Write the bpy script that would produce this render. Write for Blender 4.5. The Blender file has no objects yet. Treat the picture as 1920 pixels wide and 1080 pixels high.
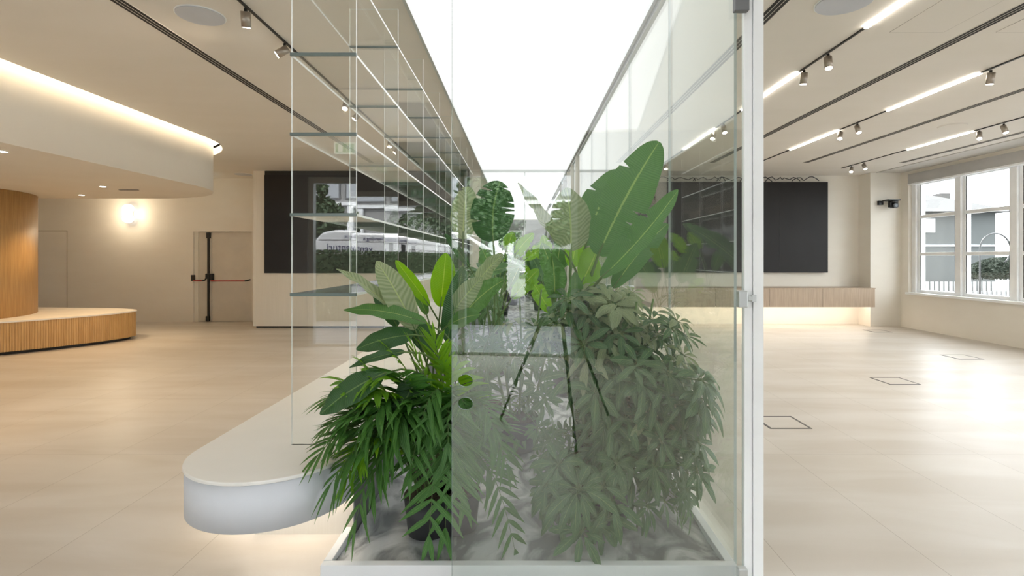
import bpy, math, random
from mathutils import Vector, Matrix
random.seed(7)
R = math.radians
sc = bpy.context.scene
COL = sc.collection

# ------------------------------------------------------------------ camera
EYE = 1.45
cam_d = bpy.data.cameras.new('camera'); cam = bpy.data.objects.new('camera', cam_d); COL.objects.link(cam)
cam.location = (0, 0, EYE); cam.rotation_euler = (R(90), 0, 0)
cam_d.sensor_width = 36; cam_d.lens = 36 * 1000 / 1920
cam_d.shift_x = -(978 - 960) / 1920; cam_d.shift_y = -(540 - 484) / 1920
cam_d.clip_start = 0.01; cam_d.clip_end = 300
sc.camera = cam
def W(px, py, Y): return Vector(((px - 978) * Y / 1000, Y, EYE + (484 - py) * Y / 1000))

# ------------------------------------------------------------------ world, sun, exposure
wd = bpy.data.worlds.new('world'); sc.world = wd; wd.use_nodes = True
wn = wd.node_tree; bg = wn.nodes['Background']
bg.inputs[0].default_value = (0.90, 0.955, 1.0, 1); bg.inputs[1].default_value = 5.5
sun_d = bpy.data.lights.new('sun', 'SUN'); sun_d.energy = 7.0; sun_d.angle = R(6); sun_d.color = (1, .97, .92)
sun = bpy.data.objects.new('sun', sun_d); COL.objects.link(sun)
sun.rotation_euler = Vector((0.22, -0.80, -0.85)).to_track_quat('-Z', 'Y').to_euler(); sun.location = (0, 0, 20)
sc.view_settings.view_transform = 'Standard'; sc.view_settings.look = 'None'
sc.view_settings.gamma = 1; sc.view_settings.use_curve_mapping = False
sc.view_settings.exposure = 0.46
try:
    sc.cycles.transparent_max_bounces = 96; sc.cycles.max_bounces = 12
    sc.cycles.glossy_bounces = 6; sc.cycles.diffuse_bounces = 5
    sc.cycles.use_denoising = True; sc.cycles.sample_clamp_indirect = 8
except Exception: pass

# ------------------------------------------------------------------ materials
def nmat(name):
    m = bpy.data.materials.new(name); m.use_nodes = True
    nt = m.node_tree; nt.nodes.clear()
    out = nt.nodes.new('ShaderNodeOutputMaterial')
    return m, nt, out
def N(nt, t, **kw):
    n = nt.nodes.new(t)
    for k, v in kw.items(): setattr(n, k, v)
    return n
def mth(nt, op, a, b=None, c=None):
    n = nt.nodes.new('ShaderNodeMath'); n.operation = op
    for i, v in enumerate((a, b, c)):
        if v is None: continue
        if isinstance(v, (int, float)): n.inputs[i].default_value = v
        else: nt.links.new(v, n.inputs[i])
    return n.outputs[0]
def c4(c): return (c[0], c[1], c[2], 1)
def mat(name, col, rough=.5, metal=0, col2=None, scale=4, stretch=(1, 1, 1), bump=0, bscale=60, spec=.5, detail=4, ramp=(.35, .65), dist=0):
    m, nt, out = nmat(name)
    p = N(nt, 'ShaderNodeBsdfPrincipled'); nt.links.new(p.outputs[0], out.inputs[0])
    p.inputs['Base Color'].default_value = c4(col); p.inputs['Roughness'].default_value = rough
    p.inputs['Metallic'].default_value = metal; p.inputs['Specular IOR Level'].default_value = spec
    tc = N(nt, 'ShaderNodeTexCoord'); mp = N(nt, 'ShaderNodeMapping'); mp.inputs['Scale'].default_value = stretch
    nt.links.new(tc.outputs['Object'], mp.inputs[0])
    if col2 is None: col2 = [c * .94 for c in col]
    nz = N(nt, 'ShaderNodeTexNoise'); nz.inputs['Scale'].default_value = scale; nz.inputs['Detail'].default_value = detail
    nt.links.new(mp.outputs[0], nz.inputs[0])
    rp = N(nt, 'ShaderNodeValToRGB'); rp.color_ramp.elements[0].position = ramp[0]; rp.color_ramp.elements[1].position = ramp[1]
    nz.inputs['Distortion'].default_value = dist
    rp.color_ramp.elements[0].color = c4(col); rp.color_ramp.elements[1].color = c4(col2)
    nt.links.new(nz.outputs[0], rp.inputs[0]); nt.links.new(rp.outputs[0], p.inputs['Base Color'])
    if bump:
        b = N(nt, 'ShaderNodeBump'); b.inputs['Strength'].default_value = bump; b.inputs['Distance'].default_value = .01
        n2 = N(nt, 'ShaderNodeTexNoise'); n2.inputs['Scale'].default_value = bscale; nt.links.new(mp.outputs[0], n2.inputs[0])
        nt.links.new(n2.outputs[0], b.inputs['Height']); nt.links.new(b.outputs[0], p.inputs['Normal'])
    return m
def emit(name, col, s):
    m, nt, out = nmat(name); e = N(nt, 'ShaderNodeEmission')
    e.inputs[0].default_value = c4(col); e.inputs[1].default_value = s
    nt.links.new(e.outputs[0], out.inputs[0]); return m
def glass(name, f0, tint, refl=(1, 1, 1)):
    m, nt, out = nmat(name)
    g = N(nt, 'ShaderNodeNewGeometry'); dt = N(nt, 'ShaderNodeVectorMath', operation='DOT_PRODUCT')
    nt.links.new(g.outputs['Normal'], dt.inputs[0]); nt.links.new(g.outputs['Incoming'], dt.inputs[1])
    a = mth(nt, 'ABSOLUTE', dt.outputs['Value'])
    f = mth(nt, 'POWER', mth(nt, 'SUBTRACT', 1.0, a), 5.0)
    f = mth(nt, 'MULTIPLY_ADD', f, 1 - f0, f0)
    tr = N(nt, 'ShaderNodeBsdfTransparent'); tr.inputs[0].default_value = c4(tint)
    gl = N(nt, 'ShaderNodeBsdfGlossy'); gl.inputs['Roughness'].default_value = 0; gl.inputs[0].default_value = c4(refl)
    mx = N(nt, 'ShaderNodeMixShader'); nt.links.new(f, mx.inputs[0])
    nt.links.new(tr.outputs[0], mx.inputs[1]); nt.links.new(gl.outputs[0], mx.inputs[2])
    nt.links.new(mx.outputs[0], out.inputs[0]); return m
def leafmat(name, col, col2, rib, veins=45, contrast=.6, trans=.35, rough=.38):
    m, nt, out = nmat(name)
    uv = N(nt, 'ShaderNodeUVMap'); sx = N(nt, 'ShaderNodeSeparateXYZ'); nt.links.new(uv.outputs[0], sx.inputs[0])
    v = mth(nt, 'ABSOLUTE', mth(nt, 'SUBTRACT', sx.outputs[1], .5))
    ph = mth(nt, 'SUBTRACT', mth(nt, 'MULTIPLY', sx.outputs[0], veins * 6.283), mth(nt, 'MULTIPLY', v, 26))
    tc = N(nt, 'ShaderNodeTexCoord'); nz = N(nt, 'ShaderNodeTexNoise'); nz.inputs['Scale'].default_value = 14
    nt.links.new(tc.outputs['Object'], nz.inputs[0])
    n3 = N(nt, 'ShaderNodeTexNoise'); n3.inputs['Scale'].default_value = 5; nt.links.new(tc.outputs['Object'], n3.inputs[0])
    ph = mth(nt, 'ADD', ph, mth(nt, 'MULTIPLY', n3.outputs[0], 40))
    s = mth(nt, 'MULTIPLY_ADD', mth(nt, 'SINE', ph), .5, .5)
    f = mth(nt, 'MULTIPLY_ADD', s, contrast, mth(nt, 'MULTIPLY', nz.outputs[0], .4))
    mx = N(nt, 'ShaderNodeMix', data_type='RGBA'); nt.links.new(f, mx.inputs[0])
    mx.inputs[6].default_value = c4(col); mx.inputs[7].default_value = c4(col2)
    rb = mth(nt, 'LESS_THAN', v, .022)
    m2 = N(nt, 'ShaderNodeMix', data_type='RGBA'); nt.links.new(rb, m2.inputs[0])
    nt.links.new(mx.outputs[2], m2.inputs[6]); m2.inputs[7].default_value = c4(rib)
    p = N(nt, 'ShaderNodeBsdfPrincipled'); p.inputs['Roughness'].default_value = rough
    p.inputs['Specular IOR Level'].default_value = .45
    nt.links.new(m2.outputs[2], p.inputs['Base Color'])
    b = N(nt, 'ShaderNodeBump'); b.inputs['Strength'].default_value = .35; b.inputs['Distance'].default_value = .004
    nt.links.new(s, b.inputs['Height']); nt.links.new(b.outputs[0], p.inputs['Normal'])
    t = N(nt, 'ShaderNodeBsdfTranslucent'); 
    hs = N(nt, 'ShaderNodeHueSaturation'); hs.inputs['Value'].default_value = 1.9; hs.inputs['Saturation'].default_value = 1.15
    hs.inputs['Hue'].default_value = .485
    nt.links.new(m2.outputs[2], hs.inputs['Color']); nt.links.new(hs.outputs[0], t.inputs[0])
    ms = N(nt, 'ShaderNodeMixShader'); ms.inputs[0].default_value = trans
    nt.links.new(p.outputs[0], ms.inputs[1]); nt.links.new(t.outputs[0], ms.inputs[2])
    nt.links.new(ms.outputs[0], out.inputs[0]); return m

M = {}
def floor_mat():
    m, nt, out = nmat('stone_tiles')
    p = N(nt, 'ShaderNodeBsdfPrincipled'); nt.links.new(p.outputs[0], out.inputs[0])
    tc = N(nt, 'ShaderNodeTexCoord'); mp = N(nt, 'ShaderNodeMapping')
    mp.inputs['Location'].default_value = (-1.25 + .71 * 40, -3.94 + 1.57 * 10, 0)
    nt.links.new(tc.outputs['Object'], mp.inputs[0])
    br = N(nt, 'ShaderNodeTexBrick'); br.offset = 0; br.squash = 1
    br.inputs['Scale'].default_value = 1; br.inputs['Brick Width'].default_value = .71; br.inputs['Row Height'].default_value = 1.57
    br.inputs['Mortar Size'].default_value = .0018; br.inputs['Mortar Smooth'].default_value = 0; br.inputs['Bias'].default_value = 0
    nt.links.new(mp.outputs[0], br.inputs[0])
    br.inputs['Color1'].default_value = (.585, .545, .495, 1); br.inputs['Color2'].default_value = (.605, .565, .51, 1)
    br.inputs['Mortar'].default_value = (.40, .36, .31, 1)
    m2 = N(nt, 'ShaderNodeMapping'); m2.inputs['Scale'].default_value = (.5, 2.2, 1); m2.inputs['Rotation'].default_value = (0, 0, R(32))
    nt.links.new(tc.outputs['Object'], m2.inputs[0])
    nz = N(nt, 'ShaderNodeTexNoise'); nz.inputs['Scale'].default_value = 1.3; nz.inputs['Detail'].default_value = 6
    nz.inputs['Distortion'].default_value = .6
    nt.links.new(m2.outputs[0], nz.inputs[0])
    rp = N(nt, 'ShaderNodeValToRGB'); rp.color_ramp.elements[0].position = .36; rp.color_ramp.elements[1].position = .66
    rp.color_ramp.elements[0].color = (.87, .84, .80, 1); rp.color_ramp.elements[1].color = (1, 1, 1, 1)
    nt.links.new(nz.outputs[0], rp.inputs[0])
    mx = N(nt, 'ShaderNodeMix', data_type='RGBA', blend_type='MULTIPLY'); mx.inputs[0].default_value = 1
    nt.links.new(br.outputs[0], mx.inputs[6]); nt.links.new(rp.outputs[0], mx.inputs[7])
    nt.links.new(mx.outputs[2], p.inputs['Base Color'])
    p.inputs['Roughness'].default_value = .36; p.inputs['Specular IOR Level'].default_value = .35
    return m
def wood_mat(name, c1, c2, vertical=True, rough=.45):
    return mat(name, c1, rough, col2=c2, scale=6, stretch=(9, 9, .45), bump=.1, bscale=20, detail=6)
M['floor'] = floor_mat()
M['plaster'] = mat('plaster', (.82, .775, .695), .8, col2=(.80, .75, .67), scale=1.6, stretch=(1, 1, 2.5), bump=.05, bscale=90)
M['ceiling'] = mat('ceiling_paint', (.77, .73, .67), .85, col2=(.75, .71, .645), scale=.8, stretch=(1, 3, 1))
M['soffit'] = mat('soffit_plaster', (.78, .74, .67), .8, col2=(.76, .715, .645), scale=1.5)
M['panel'] = mat('ribbed_panel', (.77, .72, .64), .6, col2=(.74, .69, .605), scale=5, stretch=(14, 14, .3))
M['oak'] = wood_mat('golden_oak', (.55, .33, .13), (.44, .25, .09))
M['paleoak'] = wood_mat('pale_oak', (.50, .39, .29), (.42, .32, .235))
M['whitelam'] = mat('white_laminate', (.80, .785, .745), .45, col2=(.78, .765, .725))
M['greylam'] = mat('grey_laminate', (.62, .64, .68), .5)
M['darkgrey'] = mat('dark_grey', (.16, .165, .17), .5)
M['white'] = mat('white_metal', (.90, .92, .92), .35)
M['winframe'] = mat('window_frame', (.92, .93, .94), .4)
M['alu'] = mat('aluminium', (.62, .64, .63), .3, metal=.6)
M['steel'] = mat('brushed_nickel', (.42, .37, .32), .35, metal=.9)
M['black'] = mat('black_plastic', (.02, .02, .02), .45)
M['slot'] = mat('vent_slot', (.028, .026, .024), .8)
M['screen'] = mat('black_screen', (.022, .020, .020), .4, col2=(.025, .023, .023), scale=2, spec=.22)
M['red'] = mat('red_bar', (.45, .03, .02), .4)
M['doorpaint'] = mat('door_paint', (.70, .65, .57), .55)
M['grille'] = mat('speaker_grille', (.60, .62, .67), .7, bump=.3, bscale=400)
M['stonebed'] = mat('grey_stone_sheet', (.56, .57, .575), .5, col2=(.18, .19, .195), ramp=(.43, .60), dist=1.6, scale=3.4, stretch=(1.3, .7, 1), bump=.5, bscale=12, detail=8)
M['rim'] = mat('rim_white', (.72, .73, .74), .4)
M['pot'] = mat('nursery_pot', (.035, .035, .038), .55)
M['soil'] = mat('potting_soil', (.06, .04, .025), .95, bump=.8, bscale=80)
M['glass'] = glass('clear_glass', .055, (.99, .997, .992))
M['wallglass'] = glass('partition_glass', .04, (.965, .985, .965))
M['doorglass'] = glass('reflective_door_glass', .082, (.955, .975, .965))
M['mirror'] = glass('end_mirror_glass', .86, (.6, .62, .6))
M['edge'] = mat('glowing_glass_edge', (.94, .96, .94), .25)  # light glowing in the glass edges is put into a near-white colour
M['edgedark'] = mat('green_glass_edge', (.16, .20, .19), .2)
M['lum'] = emit('luminous_ceiling', (1, 1, 1), 1.15)
M['ledwarm'] = emit('cove_led', (1, .83, .60), 7.5)
M['ledbar'] = emit('linear_led', (1, .93, .82), 17)
M['ledbench'] = emit('bench_led', (1, .90, .76), 14)
M['ledcab'] = emit('cabinet_led', (1, .90, .76), 20)
M['lens'] = emit('spot_lens', (1, .92, .78), 14)
M['globe'] = emit('globe_glow', (1, .95, .86), 2.2)
M['exitgreen'] = emit('exit_green', (.08, .55, .22), 1.2)
M['exitwhite'] = emit('exit_white', (.85, 1, .9), 1.6)
M['leafdark'] = leafmat('leaf_dark', (.03, .09, .03), (.05, .13, .04), (.14, .24, .08), 40, .5, .22)
M['leaf'] = leafmat('leaf_green', (.065, .165, .04), (.10, .23, .06), (.26, .36, .12), 45, .6, .33)
M['leafbig'] = leafmat('leaf_broad', (.075, .175, .06), (.11, .235, .08), (.26, .38, .14), 60, .5, .35)
M['leafbright'] = leafmat('leaf_bright', (.13, .30, .02), (.17, .38, .03), (.3, .45, .08), 35, .6, .5)
M['leafpale'] = leafmat('leaf_pale', (.17, .235, .11), (.34, .385, .24), (.36, .44, .2), 15, .6, .3)
M['palm'] = leafmat('palm_leaf', (.045, .14, .03), (.10, .24, .055), (.16, .32, .08), 3, .4, .28, .42)
M['palmbright'] = leafmat('palm_bright', (.12, .28, .025), (.16, .34, .04), (.2, .36, .06), 3, .4, .45)
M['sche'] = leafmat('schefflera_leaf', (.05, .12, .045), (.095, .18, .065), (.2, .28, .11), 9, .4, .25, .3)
M['schelight'] = leafmat('schefflera_toplit', (.20, .26, .13), (.32, .36, .21), (.35, .4, .2), 9, .4, .3, .3)  # light from above put into the leaf colour, mostly for upper clusters
M['stem'] = mat('green_stem', (.14, .22, .06), .5, col2=(.10, .16, .05))
M['bark'] = mat('brown_stem', (.16, .12, .07), .8)
M['asphalt'] = mat('asphalt', (.14, .14, .145), .8, col2=(.10, .10, .105), bump=.3)
M['paving'] = mat('pavement', (.34, .34, .34), .8, col2=(.27, .27, .28))
M['vanwhite'] = mat('van_paint', (.72, .72, .73), .25)
M['vanglass'] = mat('van_window', (.03, .035, .04), .1)
M['navy'] = mat('van_lettering', (.05, .05, .14), .5)
M['hedge'] = mat('hedge_leaf', (.03, .065, .022), .6, col2=(.06, .10, .035), scale=20)
M['treeleaf'] = mat('tree_leaf', (.055, .10, .045), .6, col2=(.10, .15, .07), scale=5)
M['bldg'] = mat('pale_building', (.34, .34, .335), .8)
M['house'] = mat('grey_render', (.085, .091, .089), .8)
M['roof'] = mat('roof_tile', (.075, .073, .071), .8)
M['fence'] = mat('fence_paint', (.30, .30, .30), .6)
M['yard'] = mat('yard_paving', (.12, .12, .12), .8)
M['bush'] = mat('bush_leaf', (.02, .03, .018), .7, col2=(.035, .045, .03), scale=8)
M['curtainw'] = mat('window_blind_white', (.75, .74, .72), .6)

# ------------------------------------------------------------------ mesh builder
class MB:
    def __init__(s): s.v = []; s.f = []; s.uv = {}; s.mi = {}; s.sm = set()
    def face(s, idx, mi=0, smooth=False, uv=None):
        k = len(s.f); s.f.append(tuple(idx))
        if mi: s.mi[k] = mi
        if smooth: s.sm.add(k)
        if uv: s.uv[k] = uv
    def box(s, x0, x1, y0, y1, z0, z1, mi=0, mis=None):
        b = len(s.v)
        s.v += [(x, y, z) for z in (z0, z1) for y in (y0, y1) for x in (x0, x1)]
        fs = [(0, 2, 3, 1), (4, 5, 7, 6), (0, 1, 5, 4), (2, 6, 7, 3), (0, 4, 6, 2), (1, 3, 7, 5)]  # -z +z -y +y -x +x
        for k, f in enumerate(fs): s.face([b + i for i in f], mis[k] if mis else mi)
        return s
    def tube(s, pts, rad, seg=8, mi=0, cap=True):
        pts = [Vector(p) for p in pts]; n = len(pts)
        rads = rad if isinstance(rad, (list, tuple)) else [rad] * n
        b = len(s.v); ref = None
        for i, p in enumerate(pts):
            t = (pts[min(i + 1, n - 1)] - pts[max(i - 1, 0)]).normalized()
            if ref is None: ref = Vector((0, 0, 1)) if abs(t.z) < .9 else Vector((1, 0, 0))
            a = t.cross(ref).normalized(); c = t.cross(a).normalized(); ref = -c if c.dot(ref) < 0 else c
            a = t.cross(ref).normalized(); c = ref
            for k in range(seg):
                an = 2 * math.pi * k / seg
                s.v.append(tuple(p + (a * math.cos(an) + c * math.sin(an)) * rads[i]))
        for i in range(n - 1):
            for k in range(seg):
                k2 = (k + 1) % seg
                s.face([b + i * seg + k, b + i * seg + k2, b + (i + 1) * seg + k2, b + (i + 1) * seg + k], mi, True)
        if cap:
            s.face([b + k for k in range(seg)][::-1], mi); s.face([b + (n - 1) * seg + k for k in range(seg)], mi)
        return s
    def cyl(s, c, r, z0, z1, seg=32, mi=0, r2=None): return s.tube([(c[0], c[1], z0), (c[0], c[1], z1)], [r, r if r2 is None else r2], seg, mi)
    def prism(s, loop, z0, z1, mi=0, side_mi=None, smooth=False):
        n = len(loop); b = len(s.v)
        s.v += [(p[0], p[1], z0) for p in loop] + [(p[0], p[1], z1) for p in loop]
        s.face([b + i for i in range(n)][::-1], mi); s.face([b + n + i for i in range(n)], mi)
        for i in range(n):
            j = (i + 1) % n
            s.face([b + i, b + j, b + n + j, b + n + i], mi if side_mi is None else side_mi, smooth)
        return s
    def sphere(s, c, r, seg=16, ring=10, sq=(1, 1, 1), mi=0):
        b = len(s.v)
        for i in range(ring + 1):
            th = math.pi * i / ring
            for k in range(seg):
                a = 2 * math.pi * k / seg
                s.v.append((c[0] + r * sq[0] * math.sin(th) * math.cos(a), c[1] + r * sq[1] * math.sin(th) * math.sin(a), c[2] + r * sq[2] * math.cos(th)))
        for i in range(ring):
            for k in range(seg):
                k2 = (k + 1) % seg
                s.face([b + i * seg + k, b + (i + 1) * seg + k, b + (i + 1) * seg + k2, b + i * seg + k2], mi, True)
        return s
    def blade(s, cs, sides, wl, wr, fold=.3, wave=0, cols=2, mi=0, wf=20):
        n = len(cs); b = len(s.v); C = 2 * cols + 1
        for i in range(n):
            t = (cs[min(i + 1, n - 1)] - cs[max(i - 1, 0)]).normalized()
            sd = sides[i]; sd = (sd - t * sd.dot(t)).normalized(); u = sd.cross(t).normalized()
            for j in range(-cols, cols + 1):
                v = j / cols; w = wl[i] if j < 0 else wr[i]
                off = abs(v) * w * math.sin(fold) - (v * v) * w * .25
                if wave: off += wave * abs(v) * math.sin(i * wf / n + (2 if j < 0 else 0))
                s.v.append(tuple(cs[i] + sd * (v * w * math.cos(fold)) + u * off))
        for i in range(n - 1):
            for j in range(C - 1):
                q = [b + i * C + j, b + i * C + j + 1, b + (i + 1) * C + j + 1, b + (i + 1) * C + j]
                uv = [(i / (n - 1), j / (C - 1)), (i / (n - 1), (j + 1) / (C - 1)), ((i + 1) / (n - 1), (j + 1) / (C - 1)), ((i + 1) / (n - 1), j / (C - 1))]
                s.face(q, mi, True, uv)
        return s
    def build(s, name, mats, parent=None, bevel=0, origin=None):
        me = bpy.data.meshes.new(name)
        o0 = Vector(origin) if origin is not None else Vector((0, 0, 0))
        me.from_pydata([tuple(Vector(p) - o0) for p in s.v], [], s.f)
        if not isinstance(mats, (list, tuple)): mats = [mats]
        for m in mats: me.materials.append(m)
        for k, i in s.mi.items(): me.polygons[k].material_index = i
        for k in s.sm: me.polygons[k].use_smooth = True
        if s.uv:
            ul = me.uv_layers.new(name='UVMap')
            for k, uv in s.uv.items():
                p = me.polygons[k]
                for li, c in zip(p.loop_indices, uv): ul.data[li].uv = c
        me.update()
        o = bpy.data.objects.new(name, me); COL.objects.link(o); o.location = o0
        if parent is not None:
            o.parent = parent; o.location = o0 - parent.location if True else o0
            if parent.parent is not None: o.location = o0 - parent.location - parent.parent.location
        if bevel:
            bm = o.modifiers.new('bevel', 'BEVEL'); bm.width = bevel; bm.segments = 2; bm.limit_method = 'ANGLE'
        return o
def B(*a, **k): return MB().box(*a, **k)
def struct(o, name=None):
    o['kind'] = 'structure'; return o
def tag(o, label, cat, group=None, kind=None):
    o['label'] = label; o['category'] = cat
    if group: o['group'] = group
    if kind: o['kind'] = kind
    return o
def thing(name, loc, label, cat, group=None):
    o = bpy.data.objects.new(name, None); COL.objects.link(o); o.location = loc; o.empty_display_size = .1
    return tag(o, label, cat, group)
def fill2d(name, loops, z0, z1, mats, parent=None, rotate=None):
    cu = bpy.data.curves.new(name + '_c', 'CURVE'); cu.dimensions = '2D'; cu.fill_mode = 'BOTH'; cu.extrude = (z1 - z0) / 2
    for lp in loops:
        sp = cu.splines.new('POLY'); sp.points.add(len(lp) - 1); sp.use_cyclic_u = True
        for i, p in enumerate(lp): sp.points[i].co = (p[0], p[1], 0, 1)
    tmp = bpy.data.objects.new(name + '_t', cu); COL.objects.link(tmp); bpy.context.view_layer.update()
    dg = bpy.context.evaluated_depsgraph_get()
    me = bpy.data.meshes.new_from_object(tmp.evaluated_get(dg)); me.name = name
    bpy.data.objects.remove(tmp)
    me.materials.clear()
    if not isinstance(mats, (list, tuple)): mats = [mats]
    for m in mats: me.materials.append(m)
    if len(mats) > 1:
        for p in me.polygons: p.material_index = 0 if abs(p.normal.z) > .5 else 1
    me.transform(Matrix.Translation((0, 0, (z0 + z1) / 2)))
    if rotate is not None: me.transform(rotate)
    o = bpy.data.objects.new(name, me); COL.objects.link(o)
    if parent is not None: o.parent = parent
    return o
def text(name, body, size, loc, rot, m, parent=None, ext=.004):
    cu = bpy.data.curves.new(name, 'FONT'); cu.body = body; cu.size = size; cu.extrude = ext; cu.align_x = 'CENTER'; cu.align_y = 'CENTER'
    t = bpy.data.objects.new(name + '_t', cu); COL.objects.link(t); bpy.context.view_layer.update()
    me = bpy.data.meshes.new_from_object(t.evaluated_get(bpy.context.evaluated_depsgraph_get())); bpy.data.objects.remove(t)
    me.materials.clear(); me.materials.append(m)
    o = bpy.data.objects.new(name, me); COL.objects.link(o)
    o.rotation_euler = rot; o.location = Vector(loc)
    if parent is not None: o.parent = parent; o.location = Vector(loc) - parent.location
    return o
def arc(cx, cy, r, a0, a1, n=24): return [(cx + r * math.cos(R(a0 + (a1 - a0) * i / n)), cy + r * math.sin(R(a0 + (a1 - a0) * i / n))) for i in range(n + 1)]

# ------------------------------------------------------------------ room shell
H = 3.26; XR = 8.03; XL = -13.6; YF = -3.2; YB = 12.1
struct(B(XL, XR + .4, YF - .1, YB + .3, -.15, 0).build('floor', M['floor']))
LX0, LX1 = -.82, .93
def soff(off): # rounded soffit outline
    return [(-4.85 + off, YF + .1)] + arc(-6.57, 7.93, 1.72 + off, 0, 90) + [(XL, 9.65 + off), (XL, YF + .1)]
ceil_loops = [[(XL - .2, YF - .1), (XR + .4, YF - .1), (XR + .4, YB + .3), (XL - .2, YB + .3)],
              [(LX0, YF + .05), (LX0, 11.6), (LX1, 11.6), (LX1, YF + .05)], [(max(p[0], XL + .01), p[1]) for p in soff(.13)]]
struct(fill2d('ceiling', ceil_loops, H, H + .12, M['ceiling']))
struct(B(XL - .3, XR + .6, YF - .3, YB + .4, 3.62, 3.8).build('ceiling_sky_blocker_slab', M['roof']))  # unseen slab added to keep sky and sun from leaking in
sf = MB().prism(soff(0), 2.53, 3.6, smooth=True).build('ceiling_soffit', M['soffit']); struct(sf)
lp = thing('luminous_ceiling_panel', ((LX0 + LX1) / 2, 4, H), 'long glowing white stretch ceiling running above the glass planting corridor', 'ceiling light')
B(LX0, LX1, YF + .05, 11.6, H + .03, H + .05).build('diffuser', M['lum'], lp)
fr = MB(); fr.box(LX0 - .012, LX0 + .012, YF + .05, 11.03, H - .015, H + .03); fr.box(LX1 - .008, LX1 + .012, YF + .05, 11.03, H - .012, H + .03)
fr.build('edge_profile', M['alu'], lp)
# cove light strip in the gap round the soffit
a, b_ = soff(.02), soff(.12)
mb = MB(); n = len(a) - 1
for i in range(n - 1):
    k = len(mb.v); mb.v += [(a[i][0], a[i][1], 3.42), (b_[i][0], b_[i][1], 3.42), (b_[i + 1][0], b_[i + 1][1], 3.42), (a[i + 1][0], a[i + 1][1], 3.42)]
    mb.face([k, k + 1, k + 2, k + 3])
tag(mb.build('cove_light', M['ledwarm']), 'warm glowing cove strip around the top of the curved soffit on the left', 'cove light')
# outer walls
struct(B(XL - .2, XL, YF, YB, 0, 3.6).build('wall_left', M['plaster']))
wb = MB(); wb.box(XL, -7.45, YB, YB + .2, 0, 3.6); wb.box(-6.12, -5.0, YB, YB + .2, 0, 3.6); wb.box(-7.45, -6.12, YB, YB + .2, 2.05, 3.6)
wb.box(-7.5, -6.0, YB + .2, YB + .3, 0, 3.6); struct(wb.build('wall_back_left', M['plaster']))
struct(B(-5.0, XR + .4, YB, YB + .2, 0, 3.6).build('wall_back', M['plaster']))
struct(B(.99, XR + .3, 11.7, YB, 0, H + .1).build('wall_back_right', M['plaster']))
struct(B(7.39, XR, 11.3, 11.7, 0, H).build('wall_column', M['plaster']))
# right wall with openings
ws = [(9.72, 10.98)]
wr = MB(); wr.box(XR, XR + .35, YF, YB, 0, .74); wr.box(XR, XR + .35, YF, YB, 3.18, 3.6); wr.box(XR, XR + .35, 11.07, YB, .74, 3.18); wr.box(XR, XR + .35, YF, -1.9, .74, 3.18)
struct(wr.build('wall_right', M['plaster']))
# facade wall behind the camera with the entrance opening and unseen openings added to let in daylight
wf = MB(); OP = [(-3.5, .08), (3.6, 7.6)]
wf.box(-4.7, -3.5, YF - .2, YF, 0, 3.6); wf.box(XL, -12.2, YF - .2, YF, 0, 3.6); wf.box(-12.2, -4.7, YF - .2, YF, 2.78, 3.6); wf.box(.08, 3.6, YF - .2, YF, 0, 3.6); wf.box(7.6, XR + .35, YF - .2, YF, 0, 3.6)
wf.box(-3.5, .08, YF - .2, YF, 2.78, 3.6); wf.box(3.6, 7.6, YF - .2, YF, 2.78, 3.6)
struct(wf.build('wall_front', mat('front_wall_grey', (.22, .22, .22), .7)))
# end wall and box of the video wall on the left
bx = thing('video_wall_block', (-3.2, 11.07, 0), 'beige ribbed block wall behind the left black video screen', 'wall panel')
B(-5.57, -.84, 11.07, YB, .04, H).build('casing', M['panel'], bx)
B(-5.53, -.88, 11.12, YB, 0, .04).build('plinth', M['slot'], bx)  # near-black base stands in for the shadow gap at the floor
scn = thing('video_screen', (-3.2, 11.05, 1.14), 'wide black video screen on the beige block left of the glass corridor', 'screen')
B(-5.32, -1.08, 11.03, 11.068, 1.14, 3.17).build('panel', M['screen'], scn)
B(-5.32, -1.08, 11.045, 11.068, 3.17, 3.255).build('shaded_cable_band', M['slot'], scn)  # dark strip painting the shade over the cables above the screen
# end mirror
em = thing('end_glass_wall', (.05, 11.05, 0), 'mirror-like glass end wall closing the planting corridor at the far end', 'glass wall')
B(LX0 - .02, .062, 11.05, 11.06, .0, H - .02).build('pane', M['mirror'], em)
B(.07, .95, 11.05, 11.06, .0, H - .02).build('pane', M['mirror'], em)
B(LX0 - .02, .96, 11.03, 11.07, H - .03, H + .02).build('top_rail', M['alu'], em)
B(.058, .074, 11.04, 11.065, 0, H - .03).build('joint', M['alu'], em)
struct(B(LX0 - .02, .99, 11.1, 11.2, 0, H).build('wall_end', M['darkgrey']))

# windows on the right wall
def window(n, y0, y1):
    w = bpy.data.objects.new('window_%d' % n, None); COL.objects.link(w); w.location = (XR + .1, (y0 + y1) / 2, .74); w['kind'] = 'structure'
    f = MB(); X0, X1 = XR + .1, XR + .19; t = .06
    f.box(X0, X1, y0, y0 + t, .74, 3.0); f.box(X0, X1, y1 - t, y1, .74, 3.0)
    for z in (.74, 1.50, 2.26, 2.95): f.box(X0, X1, y0 + t, y1 - t, z, z + .065)
    f.build('window_frame', M['winframe'], w, bevel=.008)
    g = MB(); g.box(X0 + .04, X0 + .05, y0 + t, y1 - t, .8, 2.96); g.build('pane', M['glass'], w)
    s = MB(); s.box(X0 + .01, X0 + .016, y0 + t, y0 + t + .012, .8, 2.95); s.box(X0 + .01, X0 + .016, y1 - t - .012, y1 - t, .8, 2.95); s.build('gasket', M['black'], w)
k = 1; y = 10.95
while y > -1.5:  # nearer windows lie out of view, added to let in daylight
    window(k, y - 1.0, y); k += 1; y -= 1.12
mu = MB(); y = 10.95 - 1.0
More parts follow.
